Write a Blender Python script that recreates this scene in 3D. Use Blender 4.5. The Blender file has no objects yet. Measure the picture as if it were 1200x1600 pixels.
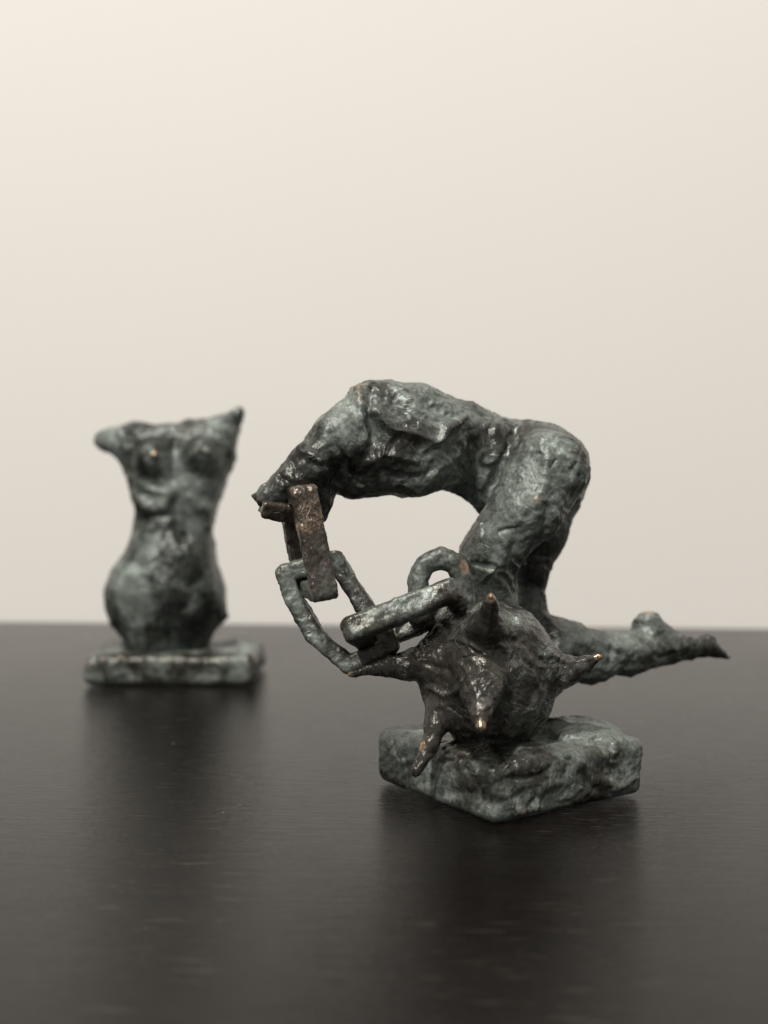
import bpy, math
import numpy as np
from mathutils import Vector, Matrix

# ------------------------------------------------------------------ camera
F = 1600.0                      # focal length in pixels of the 1200x1600 photograph
HC = 0.090                      # eye height above the table
PITCH = math.atan(60 / F)
scene = bpy.context.scene
col = scene.collection
cam_d = bpy.data.cameras.new('camera')
cam = bpy.data.objects.new('camera', cam_d)
col.objects.link(cam)
cam.location = (0, 0, HC)
cam.rotation_euler = (math.pi / 2 - PITCH, 0, 0)
cam_d.sensor_fit = 'VERTICAL'
cam_d.sensor_height = 36
cam_d.lens = 36 * F / 1600
cam_d.clip_start = 0.01
cam_d.clip_end = 50
cam_d.dof.use_dof = True
cam_d.dof.focus_distance = 0.274
cam_d.dof.aperture_fstop = 8.0
scene.camera = cam

# ------------------------------------------------------------------ light
world = bpy.data.worlds.new('World')
scene.world = world
world.use_nodes = True
bg = world.node_tree.nodes['Background']
bg.inputs['Color'].default_value = (1.0, 0.955, 0.90, 1)
bg.inputs['Strength'].default_value = 0.31


def lamp(name, loc, target, size, power, colr, shape='DISK'):
    d = bpy.data.lights.new(name, 'AREA')
    d.shape = shape
    d.size = size
    d.energy = power
    d.color = colr
    o = bpy.data.objects.new(name, d)
    col.objects.link(o)
    o.location = loc
    o.rotation_euler = (Vector(target) - Vector(loc)).to_track_quat('-Z', 'Y').to_euler()
    return o


lamp('added_fill_lamp', (-0.55, -0.98, 2.90), (0.0, 0.35, 0.0), 0.20, 97.0, (1.0, 0.95, 0.885))
lamp('added_fill_lamp', (-1.40, -2.60, 2.60), (0.0, 0.35, 0.0), 0.22, 76.0, (1.0, 0.955, 0.895))  # added unseen fill further back, lights the wall more evenly

scene.view_settings.view_transform = 'Standard'
scene.view_settings.look = 'None'
scene.view_settings.exposure = 0.0
scene.view_settings.gamma = 1.0
scene.view_settings.use_curve_mapping = False
scene.cycles.use_denoising = True
scene.cycles.max_bounces = 8

# ------------------------------------------------------------------ helpers
CP, SP = math.cos(PITCH), math.sin(PITCH)


def P(px, py, Y):
    """point at distance Y seen at pixel px, py of the photograph"""
    dx, dz = px - 600.0, 800.0 - py
    dy = CP * F + SP * dz
    vz = -SP * F + CP * dz
    s = Y / dy
    return np.array((dx * s, Y, HC + vz * s), np.float32)


def R(r, Y):
    return r * Y / F


def project(V):
    """world points -> photograph pixels"""
    y = V[:, 1]
    z = V[:, 2] - HC
    fz = y * CP - z * SP
    uz = y * SP + z * CP
    return np.stack((600 + F * V[:, 0] / fz, 800 - F * uz / fz), 1)


def hash3(i, j, k, seed):
    h = (i.astype(np.int64) * 73856093) ^ (j.astype(np.int64) * 19349663) ^ (k.astype(np.int64) * 83492791) ^ (seed * 2654435761)
    h = (h ^ (h >> 13)) * 1274126177 & 0x7fffffff
    h = (h ^ (h >> 16)) * 668265263 & 0x7fffffff
    return h ^ (h >> 11)


def vnoise(Q, seed=0):
    """smooth value noise in -1..1"""
    I = np.floor(Q)
    f = (Q - I).astype(np.float32)
    I = I.astype(np.int64)
    u = f * f * f * (f * (f * 6 - 15) + 10)
    out = np.zeros(len(Q), np.float32)
    for a in (0, 1):
        wa = u[:, 0] if a else 1 - u[:, 0]
        for b in (0, 1):
            wb = u[:, 1] if b else 1 - u[:, 1]
            for c in (0, 1):
                wc = u[:, 2] if c else 1 - u[:, 2]
                h = hash3(I[:, 0] + a, I[:, 1] + b, I[:, 2] + c, seed)
                out += wa * wb * wc * ((h & 0xffff) / 32767.5 - 1).astype(np.float32)
    return out


def fbm(Q, seed=0, oct=3, gain=0.5):
    o = 0
    a = 1.0
    for i in range(oct):
        o = o + a * vnoise(Q * (2.03 ** i) + 17.3 * i, seed + i)
        a *= gain
    return o


def cells(Q, seed=0):
    """distance to the nearest and second nearest feature point"""
    I = np.floor(Q).astype(np.int64)
    d1 = np.full(len(Q), 9.0, np.float32)
    d2 = d1.copy()
    for a in (-1, 0, 1):
        for b in (-1, 0, 1):
            for c in (-1, 0, 1):
                i, j, k = I[:, 0] + a, I[:, 1] + b, I[:, 2] + c
                h = hash3(i, j, k, seed)
                fx = i + (h & 0x3ff) / 1023.0 - Q[:, 0]
                fy = j + ((h >> 10) & 0x3ff) / 1023.0 - Q[:, 1]
                fz = k + ((h >> 20) & 0x3ff) / 1023.0 - Q[:, 2]
                d = np.sqrt(fx * fx + fy * fy + fz * fz).astype(np.float32)
                m = d < d1
                d2 = np.where(m, d1, np.minimum(d2, d))
                d1 = np.where(m, d, d1)
    return d1, d2


# ---- signed distance shapes
def cone(a, b, ra, rb):
    a = np.asarray(a, np.float32)
    b = np.asarray(b, np.float32)
    ab = b - a
    L = float(ab @ ab)

    def f(Q):
        h = np.clip(((Q - a) @ ab) / L, 0, 1)
        d = Q - a - h[:, None] * ab
        return np.sqrt((d * d).sum(1)) - (ra + (rb - ra) * h)
    return f


def ellipsoid(c, rad, rot=None):
    c = np.asarray(c, np.float32)
    rad = np.asarray(rad, np.float32)
    M = np.eye(3, dtype=np.float32) if rot is None else np.array(rot.to_matrix(), np.float32)

    def f(Q):
        q = (Q - c) @ M
        k0 = np.sqrt(((q / rad) ** 2).sum(1)) + 1e-9
        k1 = np.sqrt(((q / rad ** 2) ** 2).sum(1)) + 1e-9
        return k0 * (k0 - 1) / k1
    return f


def roundbox(c, axes, half, r):
    c = np.asarray(c, np.float32)
    M = np.asarray(axes, np.float32).T      # columns are the axes
    hv = np.asarray(half, np.float32) - r

    def f(Q):
        q = np.abs((Q - c) @ M) - hv
        return np.sqrt((np.maximum(q, 0) ** 2).sum(1)) + np.minimum(q.max(1), 0) - r
    return f


def link_shape(pts, thick, wide, rnd, nrm=None, closed=True):
    """loop of rectangular bar through the points (roughly in one plane)"""
    pts = np.asarray(pts, np.float32)
    c = pts.mean(0)
    if nrm is None:
        _, _, vt = np.linalg.svd(pts - c)
        nrm = vt[2]
    nrm = np.asarray(nrm, np.float32) / np.linalg.norm(nrm)
    segs = [(pts[i], pts[(i + 1) % len(pts)]) for i in range(len(pts) if closed else len(pts) - 1)]

    def f(Q):
        w = (Q - c) @ nrm
        Qp = Q - w[:, None] * nrm
        best = np.full(len(Q), 9.0, np.float32)
        for a, b in segs:
            a2 = a - ((a - c) @ nrm) * nrm
            b2 = b - ((b - c) @ nrm) * nrm
            ab = b2 - a2
            h = np.clip(((Qp - a2) @ ab) / float(ab @ ab), 0, 1)
            d = Qp - a2 - h[:, None] * ab
            best = np.minimum(best, np.sqrt((d * d).sum(1)))
        qx = best - (thick / 2 - rnd)
        qy = np.abs(w) - (wide / 2 - rnd)
        return np.sqrt(np.maximum(qx, 0) ** 2 + np.maximum(qy, 0) ** 2) + np.minimum(np.maximum(qx, qy), 0) - rnd
    return f


def smin(a, b, k):
    h = np.maximum(k - np.abs(a - b), 0) / k
    return np.minimum(a, b) - h * h * k * 0.25


def smax(a, b, k):
    return -smin(-a, -b, k)


def union(items):
    """items: (shape, blend) with blend < 0 meaning cut away"""
    def f(Q):
        d = None
        for s, k in items:
            v = s(Q)
            if d is None:
                d = v
            elif k < 0:
                d = smax(d, -v, -k)
            else:
                d = smin(d, v, k)
        return d
    return f


def surface(f, lo, hi, h):
    """dual surface of f = 0; only blocks near the surface are evaluated finely"""
    lo = np.asarray(lo, np.float64)
    hi = np.asarray(hi, np.float64)
    B = 6
    nb = np.ceil((hi - lo) / (h * B)).astype(int)
    n = nb * B
    cb = [lo[i] + (np.arange(nb[i]) + 0.5) * h * B - h * 0.5 for i in range(3)]
    G = np.stack(np.meshgrid(*cb, indexing='ij'), -1).reshape(-1, 3).astype(np.float32)
    dc = f(G)
    dense = np.repeat(np.repeat(np.repeat(dc.reshape(nb), B, 0), B, 1), B, 2)
    act = np.where(np.abs(dc) < h * B * 1.9)[0]
    bi = np.stack(np.unravel_index(act, nb), 1)
    o = np.stack(np.meshgrid(np.arange(B), np.arange(B), np.arange(B), indexing='ij'), -1).reshape(-1, 3)
    step = 4000
    for s in range(0, len(bi), step):
        idx = (bi[s:s + step, None, :] * B + o[None]).reshape(-1, 3)
        q = (lo + idx * h).astype(np.float32)
        dense[idx[:, 0], idx[:, 1], idx[:, 2]] = f(q)
    S = dense < 0
    # cells crossed by the surface
    c8 = [S[a:n[0] - 1 + a, b:n[1] - 1 + b, c:n[2] - 1 + c] for a in (0, 1) for b in (0, 1) for c in (0, 1)]
    cnt = sum(x.astype(np.int8) for x in c8)
    cross = (cnt > 0) & (cnt < 8)
    ci = np.argwhere(cross)
    vid = np.full(cross.shape, -1, np.int64)
    vid[ci[:, 0], ci[:, 1], ci[:, 2]] = np.arange(len(ci))
    acc = np.zeros((len(ci), 3))
    num = np.zeros(len(ci))
    corners = [(a, b, c) for a in (0, 1) for b in (0, 1) for c in (0, 1)]
    val = {k: dense[ci[:, 0] + k[0], ci[:, 1] + k[1], ci[:, 2] + k[2]] for k in corners}
    for k in corners:
        for ax in range(3):
            if k[ax]:
                continue
            k2 = list(k)
            k2[ax] = 1
            k2 = tuple(k2)
            va, vb = val[k], val[k2]
            m = (va < 0) != (vb < 0)
            t = np.where(m, va / np.where(m, va - vb, 1), 0)
            p = np.zeros((len(ci), 3)) + np.array(k)
            p[:, ax] += t
            acc += np.where(m[:, None], p, 0)
            num += m
    V = lo + (ci + acc / num[:, None]) * h
    faces = []
    for ax in range(3):
        b, c = (ax + 1) % 3, (ax + 2) % 3
        sl0 = [slice(None)] * 3
        sl1 = [slice(None)] * 3
        sl0[ax] = slice(0, n[ax] - 1)
        sl1[ax] = slice(1, n[ax])
        s0, s1 = S[tuple(sl0)], S[tuple(sl1)]
        e = np.argwhere(s0 != s1)
        e = e[(e[:, b] > 0) & (e[:, c] > 0) & (e[:, b] < n[b] - 1) & (e[:, c] < n[c] - 1)]
        ins = S[e[:, 0], e[:, 1], e[:, 2]]

        def g(db, dc_):
            q = e.copy()
            q[:, b] += db
            q[:, c] += dc_
            return vid[q[:, 0], q[:, 1], q[:, 2]]
        quad = np.stack((g(-1, -1), g(0, -1), g(0, 0), g(-1, 0)), 1)
        quad[~ins] = quad[~ins][:, ::-1]
        faces.append(quad)
    return V.astype(np.float64), np.concatenate(faces)


def normals(V, Fq):
    a, b, c, d = (V[Fq[:, i]] for i in range(4))
    fn = np.cross(c - a, d - b)
    N = np.zeros_like(V)
    for i in range(4):
        for k in range(3):
            N[:, k] += np.bincount(Fq[:, i], fn[:, k], len(V))
    return N / (np.linalg.norm(N, axis=1)[:, None] + 1e-12)


def relax(V, Fq, it, lam=0.6):
    E = np.concatenate([Fq[:, [i, (i + 1) % 4]] for i in range(4)])
    deg = np.bincount(E[:, 0], minlength=len(V)) + np.bincount(E[:, 1], minlength=len(V))
    deg = np.maximum(deg, 1)[:, None]
    for _ in range(it):
        A = np.zeros_like(V)
        for k in range(3):
            A[:, k] = np.bincount(E[:, 0], V[E[:, 1], k], len(V)) + np.bincount(E[:, 1], V[E[:, 0], k], len(V))
        V = V + lam * (A / deg - V)
    return V


def strokes(V, N, lst):
    """modelling-tool marks: each stroke is a polyline drawn on the near face, raised or cut"""
    pix = project(V)
    amt = np.zeros(len(V))
    view = V - np.array((0, 0, HC))
    view /= np.linalg.norm(view, axis=1)[:, None]
    face = np.clip(-(view * N).sum(1) * 2.5, 0, 1)
    wob = np.stack((vnoise(V * 160, 91), vnoise(V * 160 + 5.5, 92)), 1) * 5
    pp = pix + wob
    for pts, w, amp, rng in lst:
        pts = np.asarray(pts, float)
        lo, hi = pts.min(0) - 3 * w, pts.max(0) + 3 * w
        idx = np.where((pp > lo).all(1) & (pp < hi).all(1) & (V[:, 1] > rng[0]) & (V[:, 1] < rng[1]))[0]
        if not len(idx):
            continue
        q = pp[idx]
        best = np.full(len(idx), 1e9)
        for a, b in zip(pts[:-1], pts[1:]):
            ab = b - a
            h = np.clip(((q - a) @ ab) / (ab @ ab), 0, 1)
            d = q - a - h[:, None] * ab
            best = np.minimum(best, (d * d).sum(1))
        amt[idx] += amp * np.exp(-best / (w * w))
    return V + N * (amt * face)[:, None]


def scrapes(seed, n, box, length, width, amp, rng=(0.0, 1.0)):
    """short random tool cuts and burrs over a region"""
    r = np.random.RandomState(seed)
    out = []
    for i in range(n):
        p = np.array((r.uniform(box[0], box[2]), r.uniform(box[1], box[3])))
        a = r.uniform(0, math.pi)
        L = r.uniform(0.4, 1.0) * length
        bend = r.uniform(-0.5, 0.5)
        pts = [p]
        for k in range(3):
            p = p + np.array((math.cos(a), math.sin(a))) * L / 3
            a += bend
            pts.append(p)
        w = r.uniform(0.7, 1.2) * width
        s_ = r.uniform(0.5, 1.0) * amp
        out.append((pts, w, -s_, rng))
        # the burr pushed up beside the cut
        off = np.array((-math.sin(a), math.cos(a))) * w * 1.5
        out.append(([q + off for q in pts], w * 0.8, s_ * 0.7, rng))
    return out


def add_mesh(name, V, Fq, N, mat, parent, attrs):
    me = bpy.data.meshes.new(name)
    used = np.unique(Fq)
    mp = np.full(len(V), -1, np.int64)
    mp[used] = np.arange(len(used))
    Fl = mp[Fq]
    me.vertices.add(len(used))
    me.vertices.foreach_set('co', V[used].astype(np.float32).ravel())
    me.loops.add(Fl.size)
    me.loops.foreach_set('vertex_index', Fl.ravel().astype(np.int32))
    me.polygons.add(len(Fl))
    me.polygons.foreach_set('loop_start', np.arange(0, Fl.size, 4, dtype=np.int32))
    me.polygons.foreach_set('loop_total', np.full(len(Fl), 4, np.int32))
    me.update(calc_edges=True)
    me.validate()
    me.polygons.foreach_set('use_smooth', np.ones(len(me.polygons), bool))
    for k, v in attrs.items():
        at = me.attributes.new(k, 'FLOAT', 'POINT')
        if len(me.vertices) == len(used):
            at.data.foreach_set('value', v[used].astype(np.float32))
    if len(me.vertices) == len(used):
        me.normals_split_custom_set_from_vertices(N[used].tolist())
    me.materials.append(mat)
    o = bpy.data.objects.new(name, me)
    col.objects.link(o)
    if parent is not None:
        o.parent = parent
        o.matrix_parent_inverse = parent.matrix_world.inverted()
    return o


def wax_relief(V, N, seed, lump=0.0006, dab=0.0009, fine=0.00018, size=0.0075, mask=None):
    """lumps, thumb dabs with sharp ridges between them, and fine scraping of hand-modelled wax"""
    warp = np.stack([vnoise(V * 130 + 3.1 * i, seed + 40 + i) for i in range(3)], 1) * 0.0028
    Q = V + warp
    d1, d2 = cells(Q / size * np.array((1.0, 1.0, 0.8)), seed)
    big = np.clip(d1, 0, 1.0) ** 2 - 0.22
    e1, e2 = cells(Q / (size * 0.42) * np.array((0.8, 1.1, 1.2)), seed + 7)
    small = np.clip(e1, 0, 1) ** 2 - 0.22
    t1, t2 = cells(Q / (size * 0.21) * np.array((1.1, 0.9, 0.8)), seed + 13)
    tiny = np.clip(t1, 0, 1) ** 2 - 0.22
    where = np.clip(vnoise(V * 90, seed + 3) * 1.4 + 0.45, 0, 1)
    rid = 1 - np.abs(fbm(V * np.array((420, 420, 520)), seed + 9, 2))
    d = lump * fbm(V * 75, seed, 2) + dab * big + dab * 0.50 * small * where + dab * 0.22 * tiny * np.clip(where + 0.2, 0, 1)
    d = d + fine * fbm(V * 700, seed + 5, 3) + fine * 1.6 * np.clip(rid - 0.72, 0, 1) * where * 3
    if mask is not None:
        d = d * mask
    return V + N * d[:, None]


def finish(f, lo, hi, h, seed, relief, tool=(), tips=(), mask_fn=None):
    V, Fq = surface(f, lo, hi, h)
    V = relax(V, Fq, 2, 0.5)
    N = normals(V, Fq)
    if tool:
        V = strokes(V, N, tool)
        N = normals(V, Fq)
    V = wax_relief(V, N, seed, mask=None if mask_fn is None else mask_fn(V), **relief)
    V = relax(V, Fq, 1, 0.35)
    N = normals(V, Fq)
    S = relax(V, Fq, 14, 0.7)
    cav = ((V - S) * N).sum(1)
    cav = np.clip(cav / 0.00035, -1, 1)
    wear = np.zeros(len(V))
    for p, r in tips:
        d = np.linalg.norm(V - np.asarray(p), axis=1)
        wear = np.maximum(wear, np.clip(1.3 - d / r, 0, 1))
    return V, Fq, N, {'relief': cav, 'wear': wear}


# ------------------------------------------------------------------ materials
def new_mat(name):
    m = bpy.data.materials.new(name)
    m.use_nodes = True
    nt = m.node_tree
    for n in list(nt.nodes):
        nt.nodes.remove(n)
    out = nt.nodes.new('ShaderNodeOutputMaterial')
    b = nt.nodes.new('ShaderNodeBsdfPrincipled')
    nt.links.new(b.outputs[0], out.inputs[0])
    return m, nt, b


class NB:
    def __init__(self, nt):
        self.nt = nt

    def n(self, t, **kw):
        x = self.nt.nodes.new(t)
        for k, v in kw.items():
            setattr(x, k, v)
        return x

    def set(self, sock, v):
        if hasattr(v, 'is_output'):
            self.nt.links.new(v, sock)
        else:
            sock.default_value = v

    def math(self, op, a, b=0.0, clamp=False):
        x = self.n('ShaderNodeMath', operation=op)
        x.use_clamp = clamp
        self.set(x.inputs[0], a)
        self.set(x.inputs[1], b)
        return x.outputs[0]

    def mix(self, fac, a, b):
        x = self.n('ShaderNodeMix', data_type='RGBA')
        self.set(x.inputs[0], fac)
        self.set(x.inputs[6], a if hasattr(a, 'is_output') else (*a, 1))
        self.set(x.inputs[7], b if hasattr(b, 'is_output') else (*b, 1))
        return x.outputs[2]

    def noise(self, vec, scale, detail=3, rough=0.5, dist=0.0):
        x = self.n('ShaderNodeTexNoise')
        self.nt.links.new(vec, x.inputs['Vector'])
        x.inputs['Scale'].default_value = scale
        x.inputs['Detail'].default_value = detail
        x.inputs['Roughness'].default_value = rough
        x.inputs['Distortion'].default_value = dist
        return x.outputs[0]

    def ramp(self, v, lo, hi, a=0.0, b=1.0):
        x = self.n('ShaderNodeMapRange')
        x.interpolation_type = 'SMOOTHSTEP'
        self.set(x.inputs[0], v)
        x.inputs[1].default_value = lo
        x.inputs[2].default_value = hi
        x.inputs[3].default_value = a
        x.inputs[4].default_value = b
        return x.outputs[0]


def bronze(name, green, gold=0.0, seed=0.0, brown=(0.040, 0.031, 0.025), gloss=0.0, bump=0.6, cracks=0.0, pale=0.8):
    """dark bronze, grey green patina over it, bare metal where it is rubbed"""
    m, nt, b = new_mat(name)
    k = NB(nt)
    tc = k.n('ShaderNodeTexCoord')
    mp = k.n('ShaderNodeMapping')
    mp.inputs['Location'].default_value = (seed, seed * 0.7, -seed)
    nt.links.new(tc.outputs['Object'], mp.inputs['Vector'])
    v = mp.outputs[0]
    rel = k.n('ShaderNodeAttribute', attribute_name='relief').outputs['Fac']
    wear = k.n('ShaderNodeAttribute', attribute_name='wear').outputs['Fac']
    n1 = k.noise(v, 48, 4, 0.5, 0.4)
    n2 = k.noise(v, 260, 4, 0.6, 0.6)
    n3 = k.noise(v, 1100, 3, 0.6)
    n4 = k.noise(v, 75, 3, 0.5, 0.8)
    # how much patina: thicker in the hollows, thinner on the ridges
    g = k.math('ADD', k.math('MULTIPLY', k.math('ADD', n1, -0.5), 2.8), k.math('MULTIPLY', k.math('ADD', n2, -0.5), 0.75))
    g = k.math('ADD', g, k.math('MULTIPLY', k.math('ADD', n3, -0.5), 0.3))
    g = k.math('ADD', g, k.math('MULTIPLY', rel, -0.10))
    g = k.math('ADD', g, green)
    g1 = k.ramp(g, 0.0, 0.80)
    p = k.math('ADD', k.math('MULTIPLY', k.math('ADD', n4, -0.5), 2.6), k.math('MULTIPLY', k.math('ADD', n2, -0.5), 0.75))
    p = k.math('ADD', p, k.math('MULTIPLY', rel, -0.16))
    g2 = k.math('MULTIPLY', k.ramp(p, -0.02, 0.66), g1)
    dark = k.mix(k.ramp(n2, 0.35, 0.65), brown, tuple(c * 1.7 for c in brown))
    pat = k.mix(k.ramp(n3, 0.3, 0.7), (0.092, 0.107, 0.096), (0.160, 0.184, 0.165))
    c = k.mix(g1, dark, pat)
    c = k.mix(k.math('MULTIPLY', g2, pale), c, (0.385, 0.45, 0.41))
    # hairline scrapes of the modelling tool
    hl = k.noise(v, 150, 1.5, 0.5, 0.6)
    ln = k.ramp(k.math('ABSOLUTE', k.math('ADD', hl, -0.5)), 0.0, 0.014, 1.0, 0.0)
    ln = k.math('MULTIPLY', ln, k.ramp(k.noise(v, 210, 2), 0.50, 0.60))
    c = k.mix(k.math('MULTIPLY', ln, 0.45), c, (0.30, 0.31, 0.27))
    # rubbed metal
    edge = k.ramp(k.math('ADD', rel, k.math('MULTIPLY', n2, 0.5)), 1.0, 1.35)
    edge = k.math('MULTIPLY', edge, k.ramp(n4, 0.45, 0.62))
    w = k.math('ADD', wear, k.math('MULTIPLY', k.math('ADD', n2, -0.5), 0.9))
    w = k.ramp(w, 0.15, 0.95)
    if gold > 0:
        gs = k.ramp(k.math('ADD', k.math('ADD', n4, k.math('MULTIPLY', n2, 0.5)), k.noise(v, 1900, 3, 0.7)), 1.36 - gold, 1.60 - gold)
        w = k.math('MAXIMUM', w, k.math('MULTIPLY', gs, 0.55))
    metal_c = k.mix(k.ramp(n3, 0.3, 0.7), (0.33, 0.235, 0.155), (0.60, 0.455, 0.33))
    edge = k.math('MULTIPLY', edge, 0.35)
    bare = k.math('MAXIMUM', edge, w)
    c = k.mix(bare, c, metal_c)
    nt.links.new(c, b.inputs['Base Color'])
    met = k.math('MAXIMUM', bare, k.math('ADD', k.math('MULTIPLY', k.math('SUBTRACT', 1.0, g1), 0.40), 0.12))
    nt.links.new(met, b.inputs['Metallic'])
    ro = k.ramp(g1, 0, 1, 0.34 - gloss, 0.46 - gloss)
    ro = k.math('ADD', ro, k.math('MULTIPLY', k.math('ADD', n3, -0.5), 0.30))
    ro = k.math('SUBTRACT', ro, k.math('MULTIPLY', bare, 0.08))
    nt.links.new(ro, b.inputs['Roughness'])
    b.inputs['Specular IOR Level'].default_value = 0.5
    # fine cast texture
    hgt = k.math('ADD', k.math('MULTIPLY', n2, 1.0), k.math('MULTIPLY', n3, 0.38))
    hgt = k.math('ADD', hgt, k.math('MULTIPLY', ln, 0.30))
    sv = k.n('ShaderNodeTexVoronoi', feature='DISTANCE_TO_EDGE')
    nt.links.new(v, sv.inputs['Vector'])
    sv.inputs['Scale'].default_value = 330
    cr = k.ramp(sv.outputs['Distance'], 0.0, 0.07, -0.35, 0.0)
    hgt = k.math('ADD', hgt, k.math('MULTIPLY', cr, k.math('MULTIPLY', k.ramp(n1, 0.5, 0.62), cracks)))
    bp = k.n('ShaderNodeBump')
    bp.inputs['Strength'].default_value = bump
    bp.inputs['Distance'].default_value = 0.00055
    nt.links.new(hgt, bp.inputs['Height'])
    nt.links.new(bp.outputs[0], b.inputs['Normal'])
    return m


M_body = bronze('patinated_bronze', 0.50, gloss=0.03, pale=0.65, brown=(0.030, 0.030, 0.026))
M_base = bronze('base_bronze', 0.42, seed=1.3, pale=0.42, gloss=0.03, brown=(0.030, 0.028, 0.023))
M_ball = bronze('brown_bronze', 0.02, pale=0.5, seed=2.1, brown=(0.043, 0.040, 0.035), gloss=0.07, bump=0.75, cracks=0.9)
M_chain = bronze('chain_bronze', 0.40, gloss=0.02, pale=0.40, seed=3.7, brown=(0.035, 0.032, 0.026))
M_gold = bronze('rubbed_bronze', 0.14, gold=0.03, seed=4.4, brown=(0.044, 0.036, 0.029), pale=0.4)
M_torso = bronze('torso_bronze', 0.40, pale=0.55, seed=6.2, brown=(0.022, 0.025, 0.022))


def wall_material():
    m, nt, b = new_mat('wall_paint')
    k = NB(nt)
    tc = k.n('ShaderNodeTexCoord').outputs['Object']
    n = k.noise(tc, 3.5, 4, 0.55)
    c = k.mix(n, (0.732, 0.716, 0.680), (0.756, 0.737, 0.708))
    nt.links.new(c, b.inputs['Base Color'])
    b.inputs['Roughness'].default_value = 0.75
    bp = k.n('ShaderNodeBump')
    bp.inputs['Strength'].default_value = 0.12
    bp.inputs['Distance'].default_value = 0.001
    nt.links.new(k.noise(tc, 420, 3), bp.inputs['Height'])
    nt.links.new(bp.outputs[0], b.inputs['Normal'])
    return m


def table_material():
    m, nt, b = new_mat('black_brown_wood')
    k = NB(nt)
    tc = k.n('ShaderNodeTexCoord').outputs['Object']
    mp = k.n('ShaderNodeMapping')
    mp.inputs['Scale'].default_value = (1.0, 26.0, 1.0)
    nt.links.new(tc, mp.inputs['Vector'])
    v = mp.outputs[0]
    g1 = k.noise(v, 28, 5, 0.62, 0.3)
    g2 = k.noise(v, 90, 4, 0.6)
    g3 = k.noise(tc, 9, 3, 0.5)
    gr = k.math('ADD', k.math('MULTIPLY', g1, 0.6), k.math('MULTIPLY', g2, 0.4))
    c = k.mix(k.ramp(gr, 0.38, 0.64), (0.0020, 0.0015, 0.0012), (0.0075, 0.0056, 0.0044))
    dash = k.n('ShaderNodeMapping')
    dash.inputs['Scale'].default_value = (1.0, 13.0, 1.0)
    nt.links.new(tc, dash.inputs['Vector'])
    da = k.math('MULTIPLY', k.ramp(k.noise(dash.outputs[0], 75, 3, 0.55), 0.60, 0.68), k.ramp(k.noise(tc, 14, 2), 0.40, 0.56))
    c = k.mix(k.math('MULTIPLY', da, 0.4), c, (0.062, 0.054, 0.047))
    # dust specks
    vo = k.n('ShaderNodeTexVoronoi')
    nt.links.new(tc, vo.inputs['Vector'])
    vo.inputs['Scale'].default_value = 95
    sp = k.ramp(vo.outputs['Distance'], 0.022, 0.040, 1.0, 0.0)
    sel = k.n('ShaderNodeSeparateColor')
    nt.links.new(vo.outputs['Color'], sel.inputs[0])
    sp = k.math('MULTIPLY', sp, k.ramp(sel.outputs[0], 0.88, 0.95))
    c = k.mix(k.math('MULTIPLY', sp, 0.65), c, (0.42, 0.40, 0.37))
    nt.links.new(c, b.inputs['Base Color'])
    ro = k.math('ADD', k.ramp(g2, 0.35, 0.65, 0.12, 0.25), k.math('MULTIPLY', k.math('ADD', g3, -0.5), 0.10))
    ro = k.math('ADD', ro, k.math('MULTIPLY', k.math('ADD', sp, k.math('MULTIPLY', da, 0.35)), 0.4))
    nt.links.new(ro, b.inputs['Roughness'])
    b.inputs['IOR'].default_value = 1.37
    bp = k.n('ShaderNodeBump')
    bp.inputs['Strength'].default_value = 0.42
    bp.inputs['Distance'].default_value = 0.0004
    nt.links.new(k.math('ADD', gr, k.math('MULTIPLY', k.noise(v, 300, 2), 0.3)), bp.inputs['Height'])
    nt.links.new(bp.outputs[0], b.inputs['Normal'])
    return m


# ------------------------------------------------------------------ setting
def box_object(name, lo, hi, mat, bevel=0.0, rotz=0.0, pivot=(0, 0, 0)):
    import bmesh
    bm = bmesh.new()
    bmesh.ops.create_cube(bm, size=1)
    lo, hi, pv = Vector(lo), Vector(hi), Vector(pivot)
    for v in bm.verts:
        v.co = Vector([(lo[i] + hi[i]) / 2 + v.co[i] * (hi[i] - lo[i]) - pv[i] for i in range(3)])
    if bevel:
        bmesh.ops.bevel(bm, geom=bm.edges[:], offset=bevel, segments=3, affect='EDGES', profile=0.5)
    me = bpy.data.meshes.new(name)
    bm.to_mesh(me)
    bm.free()
    me.materials.append(mat)
    o = bpy.data.objects.new(name, me)
    col.objects.link(o)
    o.location = pivot
    o.rotation_euler.z = rotz
    o['kind'] = 'structure'
    return o


YB = 0.606
TILT = math.radians(-3.6)
box_object('tabletop', (-1.0, -0.25, -0.030), (1.0, YB, 0.0), table_material(), 0.0015, TILT, (0, YB, 0))
box_object('wall', (-2.2, YB + 0.004, -0.8), (2.2, YB + 0.10, 2.3), wall_material(), 0, TILT, (0, YB, 0))


def thing(name, loc, label, cat):
    o = bpy.data.objects.new(name, None)
    o.empty_display_size = 0.02
    col.objects.link(o)
    o.location = loc
    o['label'] = label
    o['category'] = cat
    bpy.context.view_layer.update()
    return o


# ------------------------------------------------------------------ chained figure
near = P(770, 1290, 0.259)
c_near = np.array((near[0], near[1] - 0.0018))
c_left = np.array((-0.0012, 0.2950))
c_right = np.array((0.0715, 0.2830))
c_back = c_left + c_right - c_near
ctr = (c_left + c_right) / 2
fig = thing('chained_figure_sculpture', (ctr[0], ctr[1], 0),
            'bronze figure kneeling bent double, chained to a spiked ball, on rough block', 'sculpture')

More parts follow.
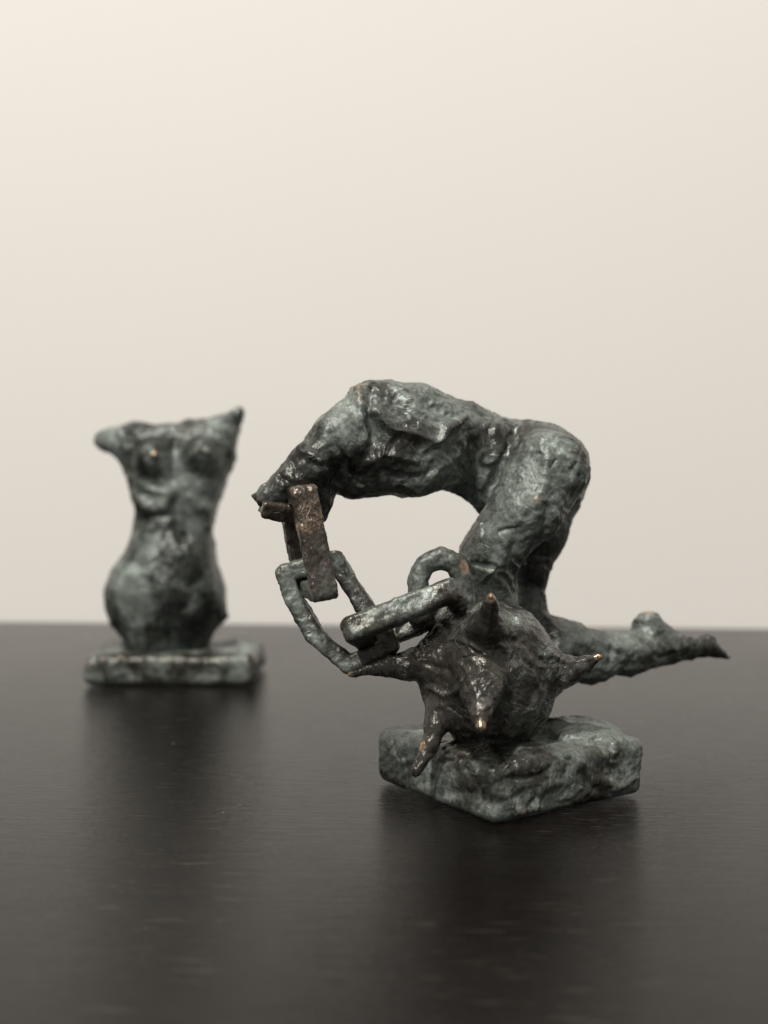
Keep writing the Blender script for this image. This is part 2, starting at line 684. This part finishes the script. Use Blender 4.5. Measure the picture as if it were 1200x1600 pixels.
ua = (c_right - c_near)
la = np.linalg.norm(ua)
ua = ua / la
ub = (c_left - c_near)
lb = np.linalg.norm(ub)
ub = ub - (ub @ ua) * ua
ub = ub / np.linalg.norm(ub)
ZB = 0.0158
bc = np.array((*((c_left + c_right) / 2), ZB / 2 + 0.0004))
vb = (c_left - c_near) / lb
sn = abs(ua[0] * vb[1] - ua[1] * vb[0])
n_u = np.array((vb[1], -vb[0])) * (1 if (vb[1] * ua[0] - vb[0] * ua[1]) > 0 else -1)   # across the face along vb
n_v = np.array((-ua[1], ua[0])) * (1 if (-ua[1] * vb[0] + ua[0] * vb[1]) > 0 else -1)
base_f = union([
    (roundbox(bc, [(*n_u, 0), (*n_v, 0), (0, 0, 1)], (la * sn / 2 + 0.0008, lb * sn / 2 + 0.0010, ZB / 2 - 0.0002), 0.0028), 0.002),
    (ellipsoid(P(800, 1190, 0.272), (0.010, 0.008, 0.004)), 0.006),
    (ellipsoid(P(905, 1140, 0.292), (0.010, 0.010, 0.002)), 0.006),
])


def flat_foot(V):
    return np.clip((V[:, 2] - 0.0006) / 0.004, 0.0, 1)


R0 = (0.0, 1.0)
base_tool = [
    ([(640, 1140), (648, 1190), (655, 1225)], 6, -0.00068, R0),
    ([(700, 1190), (742, 1175), (785, 1195), (790, 1225)], 6, -0.00075, R0),
    ([(845, 1235), (880, 1215), (905, 1190)], 7, 0.00075, R0),
    ([(785, 1245), (800, 1270), (840, 1262)], 7, 0.00082, R0),
    ([(690, 1240), (740, 1240), (770, 1260)], 8, -0.00068, R0),
    ([(890, 1190), (930, 1235)], 6, -0.00075, R0),
    ([(930, 1215), (965, 1225), (992, 1218)], 6, 0.00068, R0),
    ([(860, 1200), (820, 1218), (800, 1215)], 5, -0.00068, R0),
    ([(940, 1150), (975, 1165)], 6, 0.00052, R0),
]
base_tool += scrapes(5, 45, (590, 1120, 1000, 1285), 45, 4.0, 0.0005)
V, Fq, N, at = finish(base_f, (-0.012, 0.250, -0.004), (0.084, 0.334, 0.028), 0.00045, 11,
                      dict(lump=0.00015, dab=0.0010, fine=0.00016, size=0.0100), base_tool, mask_fn=flat_foot)
V[:, 2] = np.maximum(V[:, 2], 0.00015)
add_mesh('base', V, Fq, N, M_base, fig, at)

# ---- body: pelvis, two legs, foot, trunk, arms, as one cast surface
def chain_cones(pts, k):
    out = []
    for a, b in zip(pts[:-1], pts[1:]):
        out.append((cone(P(a[0], a[1], a[2]), P(b[0], b[1], b[2]), R(a[3], a[2]), R(b[3], b[2])), k))
    return out


body = []
# near thigh and knee
body += chain_cones([(856, 734, .299, 63), (826, 790, .295, 54), (768, 866, .298, 45), (762, 925, .304, 41), (793, 1048, .3105, 40)], 0.003)
# far buttock and thigh
body += chain_cones([(866, 742, .325, 54), (846, 826, .325, 38), (828, 890, .325, 28), (825, 950, .324, 27), (835, 1050, .322, 34)], 0.004)
body += [(cone(P(800, 1055, .3105), P(845, 1058, .321), R(36, .31), R(33, .32)), 0.005)]
# shin, heel, toes
body += chain_cones([(812, 1045, .313, 38), (872, 1014, .319, 43), (928, 1024, .324, 37), (985, 1021, .330, 29), (1046, 1014, .336, 20), (1074, 1014, .339, 13)], 0.004)
body += chain_cones([(1012, 1006, .333, 27), (1008, 976, .334, 17)], 0.004)
body += chain_cones([(1012, 974, .334, 15), (1062, 1005, .338, 10)], 0.0035)
body += chain_cones([(1074, 1013, .339, 14), (1104, 1010, .341, 13), (1138, 1027, .343, 4)], 0.002)
# trunk
body += chain_cones([(858, 732, .312, 58), (788, 726, .315, 54), (715, 700, .309, 58), (645, 690, .300, 78), (588, 694, .295, 78)], 0.0045)
body += chain_cones([(640, 642, .300, 44), (585, 622, .295, 26), (556, 607, .290, 6)], 0.004)
body += chain_cones([(700, 682, .313, 54), (625, 668, .313, 56)], 0.008)
body += [(ellipsoid(P(655, 735, .292), (R(40, .29), R(26, .29), R(34, .29))), 0.006)]
body += [(ellipsoid(P(548, 752, .292), (R(24, .29), R(24, .29), R(26, .29))), 0.005)]
body += [(cone(P(730, 702, .313), P(848, 729, .313), R(54, .313), R(58, .313)), 0.006)]
body += [(cone(P(756, 735, .312), P(774, 772, .309), R(42, .312), R(33, .309)), 0.006)]
# near arm and far arm reaching down to the shackle
body += chain_cones([(566, 640, .289, 30), (527, 682, .283, 34), (482, 724, .279, 25), (446, 760, .277, 19), (428, 778, .277, 15)], 0.004)
body += chain_cones([(560, 715, .296, 56), (520, 728, .292, 34), (502, 745, .286, 20), (500, 778, .284, 12), (502, 806, .284, 8)], 0.005)
body += chain_cones([(482, 738, .281, 26), (462, 765, .279, 20)], 0.004)
body += chain_cones([(436, 768, .277, 17), (422, 774, .2765, 12), (411, 775, .276, 9)], 0.003)
body += chain_cones([(406, 777, .276, 3), (394, 774, .2755, 2.6)], 0.001)
# hollows pressed into the flank
body += [(ellipsoid(P(622, 628, .2815), (R(48, .28), R(17, .28), R(15, .28)), Matrix.Rotation(0.35, 4, 'Y').to_euler()), -0.004)]
body += [(ellipsoid(P(590, 690, .2785), (R(18, .28), R(20, .28), R(42, .28))), -0.004)]
body += [(ellipsoid(P(700, 640, .2895), (R(40, .28), R(14, .28), R(14, .28)), Matrix.Rotation(0.3, 4, 'Y').to_euler()), -0.004)]
body += [(ellipsoid(P(742, 745, .2895), (R(14, .28), R(12, .28), R(30, .28)), Matrix.Rotation(0.3, 4, 'Y').to_euler()), -0.004)]
BR = (0.0, 0.31)
body_tool = [
    ([(556, 606), (566, 640), (569, 675), (562, 700)], 6, 0.0013, BR),
    ([(578, 612), (582, 650), (585, 690)], 6, -0.0012, BR),
    ([(585, 640), (615, 668), (660, 680), (688, 692), (706, 668), (720, 655)], 7, 0.0014, BR),
    ([(600, 625), (640, 640), (690, 655)], 8, -0.0010, BR),
    ([(770, 665), (785, 690), (768, 725), (755, 760)], 8, 0.0014, BR),
    ([(800, 668), (812, 690), (800, 720)], 7, -0.0010, BR),
    ([(742, 690), (745, 730), (735, 765)], 8, -0.0013, BR),
    ([(803, 855), (803, 900), (815, 950)], 6, -0.0016, BR),
    ([(852, 700), (850, 760), (822, 800)], 9, 0.0009, BR),
    ([(860, 790), (850, 830), (835, 860)], 8, -0.0010, BR),
    ([(895, 770), (880, 820)], 8, -0.0009, BR),
    ([(745, 880), (775, 890), (800, 925)], 5, -0.0009, BR),
    ([(520, 680), (540, 720), (530, 755)], 7, -0.0011, BR),
    ([(470, 700), (500, 715), (512, 745)], 6, 0.0009, BR),
    ([(600, 740), (640, 750), (680, 735)], 8, -0.0010, BR),
    ([(560, 730), (600, 712), (650, 718)], 7, 0.0010, BR),
    ([(440, 745), (470, 762)], 5, -0.0008, BR),
    ([(900, 1000), (960, 1012), (1010, 1020)], 7, 0.0008, R0),
    ([(900, 1035), (960, 1040), (1040, 1025)], 7, -0.0007, R0),
]
body_tool += scrapes(6, 90, (430, 600, 920, 960), 45, 4.2, 0.00055, BR)
body_tool += scrapes(8, 14, (870, 960, 1080, 1055), 40, 4.5, 0.0005)
V, Fq, N, at = finish(union(body), (-0.040, 0.258, 0.008), (0.126, 0.352, 0.131), 0.00043, 23,
                      dict(lump=0.0004, dab=0.0015, fine=0.00015, size=0.0088), body_tool,
                      [(P(556, 604, .289), .0022), (P(1014, 957, .334), .0026), (P(1138, 1025, .343), .0018), (P(915, 735, .298), .0014)])
add_mesh('body', V, Fq, N, M_body, fig, at)

# ---- spiked ball
BY = 0.281
bcn = P(762, 1042, BY)
br = R(105, BY)
ball_core = union([(ellipsoid(bcn, (br, br, br * 1.04)), 0.002),
                   (ellipsoid(P(770, 1095, .280), (br * .78, br * .76, br * .60)), 0.006),
                   (cone(P(770, 1120, .281), P(772, 1195, .283), .0085, .0110), 0.004)])
spk = [
    [(757, 1006, .268, 45), (762, 976, .261, 25), (766, 950, .2555, 12), (767, 931, .2525, 3)],     # top
    [(754, 1054, .266, 46), (752, 1084, .257, 29), (752, 1112, .2515, 16), (752, 1136, .2480, 6)],  # towards the viewer
    [(700, 1032, .278, 50), (640, 1040, .274, 22), (590, 1042, .272, 10), (546, 1054, .2712, 4)],   # left
    [(830, 1042, .279, 50), (880, 1048, .278, 25), (912, 1040, .277, 13), (936, 1026, .2765, 6)],   # right
    [(702, 1080, .276, 36), (680, 1132, .270, 17), (674, 1162, .268, 13), (651, 1206, .2655, 9)],  # low left
]
spk_f = [union(chain_cones(s, 0.0015)) for s in spk]
ball_f = union([(ball_core, 0.003)] + [(s, 0.0042) for s in spk_f])
ball_tool = [
    ([(680, 965), (700, 990), (690, 1015)], 4, -0.00039, R0),
    ([(700, 1000), (735, 1005), (760, 1025)], 4, 0.00052, R0),
    ([(715, 1040), (735, 1060), (745, 1090)], 4, 0.00046, R0),
    ([(665, 1040), (700, 1050), (720, 1080)], 5, -0.00046, R0),
    ([(790, 1000), (830, 1010), (850, 1035)], 5, -0.00046, R0),
    ([(835, 1060), (845, 1080), (830, 1110)], 6, 0.00059, R0),
    ([(670, 1075), (700, 1085), (715, 1075)], 5, 0.00059, R0),
    ([(600, 1032), (640, 1030), (660, 1000)], 4, 0.00046, R0),
    ([(860, 1020), (890, 1035), (920, 1030)], 4, 0.00052, R0),
    ([(690, 1110), (700, 1150), (690, 1170)], 5, -0.00052, R0),
    ([(740, 1150), (770, 1165), (815, 1150)], 6, -0.00046, R0),
    ([(720, 1030), (728, 1028), (742, 1026)], 2.5, -0.00039, R0),
    ([(750, 1068), (768, 1064)], 2.5, -0.00039, R0),
    ([(745, 1020), (765, 1018)], 2.5, -0.00039, R0),
]
ball_tool += scrapes(7, 46, (640, 935, 900, 1150), 34, 2.8, 0.00028)
V, Fq, N, at = finish(ball_f, (-0.014, 0.240, 0.004), (0.062, 0.306, 0.066), 0.00033, 37,
                      dict(lump=0.00025, dab=0.0010, fine=0.00012, size=0.0070), ball_tool,
                      [(P(767, 930, .2515), .0022), (P(752, 1138, .2470), .0020), (P(935, 1026, .2755), .0014),
                       (P(548, 1053, .2712), .0010), (P(657, 1165, .266), .0016)])
fc = V[Fq].mean(1).astype(np.float32)
dcore = ball_core(fc)
dsp = np.stack([s(fc) for s in spk_f], 1)
which = np.where(dsp.min(1) < dcore - 0.0008, dsp.argmin(1), -1)
ball = add_mesh('spiked_ball', V, Fq[which < 0], N, M_ball, fig, at)
ball['label'] = 'dark brown spiked ball with bright rubbed tips'
for i in range(len(spk)):
    add_mesh('spike', V, Fq[which == i], N, M_ball, ball, at)

# ---- chain
rel_chain = dict(lump=0.0003, dab=0.00075, fine=0.00015, size=0.0066)


def make_link(name, f, pts, mat, seed, tips=(), h=0.0004):
    pts = np.asarray(pts)
    V, Fq, N, at = finish(f, pts.min(0) - 0.008, pts.max(0) + 0.008, h, seed, dict(rel_chain, dab=0.00022, lump=0.00025) if mat is M_gold else rel_chain, (), tips)
    return add_mesh(name, V, Fq, N, mat, fig, at)


def bar_axes(a, b, tall, deep):
    u = (b - a) / np.linalg.norm(b - a)
    w = np.array((0.0, 0.96, 0.28))
    w = w - (w @ u) * u
    w /= np.linalg.norm(w)
    return [u, w, np.cross(u, w)], (np.linalg.norm(b - a) / 2, deep / 2, tall / 2)


# link on the wrists: broad near bar, far bar behind it
A = [P(478, 772, .2690), P(503, 925, .2655), P(484, 915, .2850), P(450, 775, .2870)]
top_link = make_link('chain_link', link_shape(A, 0.0048, 0.0068, 0.0008), A, M_gold, 51)
top_link['label'] = 'brown rubbed bronze link hanging from the hands'
# bar through the wrists
H0, H1 = P(408, 792, .2745), P(470, 800, .2775)
make_link('shackle_bar', roundbox((H0 + H1) / 2, *bar_axes(H0, H1, 0.0046, 0.0062), 0.0007), [H0, H1], M_gold, 52,
          [(P(402, 790, .272), .0020)])
# broad open link
Bp = [P(446, 897, .2790), P(524, 874, .2785), P(568, 946, .2765), P(610, 1008, .2745), P(545, 1038, .2735), P(492, 992, .2755), P(462, 940, .2775)]
make_link('chain_link', link_shape(Bp, 0.0047, 0.0052, 0.0010), Bp, M_chain, 53)
# link lying over it, passing through the ring
Cp = [P(553, 984, .2640), P(702, 922, .2700), P(722, 945, .2860), P(578, 1004, .2830)]
make_link('chain_link', link_shape(Cp, 0.0054, 0.0064, 0.0014), Cp, M_chain, 54)
# ring on the ball
Dp = [P(656, 965, .2790), P(653, 905, .2790), P(663, 882, .2790), P(688, 871, .2790), P(712, 880, .2790), P(724, 905, .2790), P(727, 960, .2790)]
make_link('ring', link_shape(Dp, 0.0054, 0.0056, 0.0024, None, False), Dp, M_chain, 55, [(P(728, 885, .276), .0022)])

# ------------------------------------------------------------------ standing torso
TY = 0.452
tfront, tback = 0.428, 0.474
x0 = P(131, 1060, tfront + .003)[0]
x1 = P(396, 1060, tfront + .003)[0]
tor = thing('torso_sculpture', ((x0 + x1) / 2, TY, 0),
            'small bronze female torso without head or arms, standing blurred behind', 'sculpture')
tb = union([(roundbox(((x0 + x1) / 2, (tfront + tback) / 2, 0.0068), [(1, 0, 0), (0, 1, 0), (0, 0, 1)],
                      ((x1 - x0) / 2, (tback - tfront) / 2, 0.0064), 0.0034), 0.002)])
V, Fq, N, at = finish(tb, (x0 - .005, tfront - .006, -0.003), (x1 + .005, tback + .006, 0.020), 0.0006, 61,
                      dict(lump=0.0010, dab=0.0012, fine=0.0002, size=0.010), (), mask_fn=flat_foot)
V[:, 2] = np.maximum(V[:, 2], 0.00015)
add_mesh('base', V, Fq, N, M_base, tor, at)

# cross-sections of the torso: row, left and right edge, depth, centre distance
rows = [
    (1012, 195, 325, 14, .452), (990, 190, 333, 16, .452), (972, 174, 346, 18, .452), (945, 166, 351, 20, .453), (920, 166, 349, 20, .453),
    (890, 178, 343, 18, .453), (860, 199, 337, 15.5, .452), (830, 210, 334, 13.5, .451), (805, 212, 338, 13, .451),
    (780, 210, 343, 13.5, .451), (755, 203, 352, 14.5, .452), (730, 194, 359, 14.5, .453), (705, 182, 366, 13, .454),
    (688, 176, 369, 11, .455), (672, 178, 372, 8.5, .455), (664, 205, 345, 7, .455),
]
zs, cx, hx, hy, cy = [], [], [], [], []
for y, a, b_, dm, Y in rows:
    pl, pr = P(a, y, Y), P(b_, y, Y)
    zs.append(pl[2]); cx.append((pl[0] + pr[0]) / 2); hx.append((pr[0] - pl[0]) / 2); hy.append(dm / 1000); cy.append(Y)
zs, cx, hx, hy, cy = map(np.array, (zs, cx, hx, hy, cy))


def lofted(Q):
    z = Q[:, 2]
    X = np.interp(z, zs, cx); HX = np.interp(z, zs, hx); HY = np.interp(z, zs, hy); Yc = np.interp(z, zs, cy)
    qx, qy = (Q[:, 0] - X) / HX, (Q[:, 1] - Yc) / HY
    k0 = (np.abs(qx) ** 2.3 + np.abs(qy) ** 2.3) ** (1 / 2.3) + 1e-6
    g = np.sqrt((qx / HX) ** 2 + (qy / HY) ** 2) / k0 + 1e-6
    d = (k0 - 1) / g * 0.8
    d = np.clip(d, -0.03, 0.2)
    return np.maximum(d, np.maximum(z - zs[-1], zs[0] - z)).astype(np.float32)


TR = lambda r: R(r, TY)
torso_items = [
    (lofted, 0.002),
    (cone(P(215, 690, .455), P(164, 688, .458), TR(24), TR(14)), 0.006),
    (cone(P(340, 695, .456), P(368, 652, .457), TR(20), TR(5)), 0.004),
    (cone(P(370, 652, .457), P(376, 641, .457), TR(6), TR(2.5)), 0.002),
    (cone(P(356, 730, .456), P(375, 645, .457), TR(5), TR(3)), 0.003),
    (cone(P(300, 668, .455), P(372, 646, .457), TR(14), TR(4)), 0.004),
    (cone(P(345, 720, .456), P(368, 655, .457), TR(13), TR(5)), 0.003),
    (ellipsoid(P(238, 716, .440), (TR(25), TR(26), TR(23))), 0.005),
    (ellipsoid(P(320, 712, .441), (TR(26), TR(25), TR(23))), 0.005),
    (ellipsoid(P(239, 711, .4335), (TR(6), TR(7), TR(5))), 0.002),
    (ellipsoid(P(322, 706, .4345), (TR(6), TR(7), TR(5))), 0.002),
    (cone(P(335, 950, .450), P(350, 962, .448), TR(14), TR(6)), 0.004),
    (ellipsoid(P(270, 905, .437), (TR(45), TR(15), TR(45))), 0.012),
    (ellipsoid(P(285, 842, .4365), (TR(5), TR(12), TR(7))), -0.003),
]
torso_tool = [
    ([(272, 690), (272, 760), (280, 830)], 9, -0.0012, (0, .46)),
    ([(215, 780), (245, 800), (272, 770)], 9, 0.0015, (0, .46)),
    ([(300, 780), (320, 800), (325, 830)], 9, 0.0012, (0, .46)),
    ([(225, 812), (260, 808)], 7, -0.0013, (0, .46)),
    ([(210, 880), (235, 930), (262, 985)], 9, -0.0009, (0, .46)),
    ([(320, 880), (300, 930), (275, 985)], 9, -0.0009, (0, .46)),
    ([(268, 950), (268, 1000)], 7, -0.0010, (0, .46)),
    ([(205, 745), (235, 760), (255, 770)], 8, 0.0013, (0, .46)),
]
V, Fq, N, at = finish(union(torso_items), (x0 - .004, 0.424, 0.008), (x1 + .004, 0.482, 0.124), 0.0006, 71,
                      dict(lump=0.0008, dab=0.0012, fine=0.00015, size=0.0105), torso_tool,
                      [(P(239, 706, .432), .0017), (P(322, 700, .433), .0006),
                       (P(245, 664, .452), .0016), (P(373, 646, .457), .0010)])
add_mesh('torso', V, Fq, N, M_torso, tor, at)
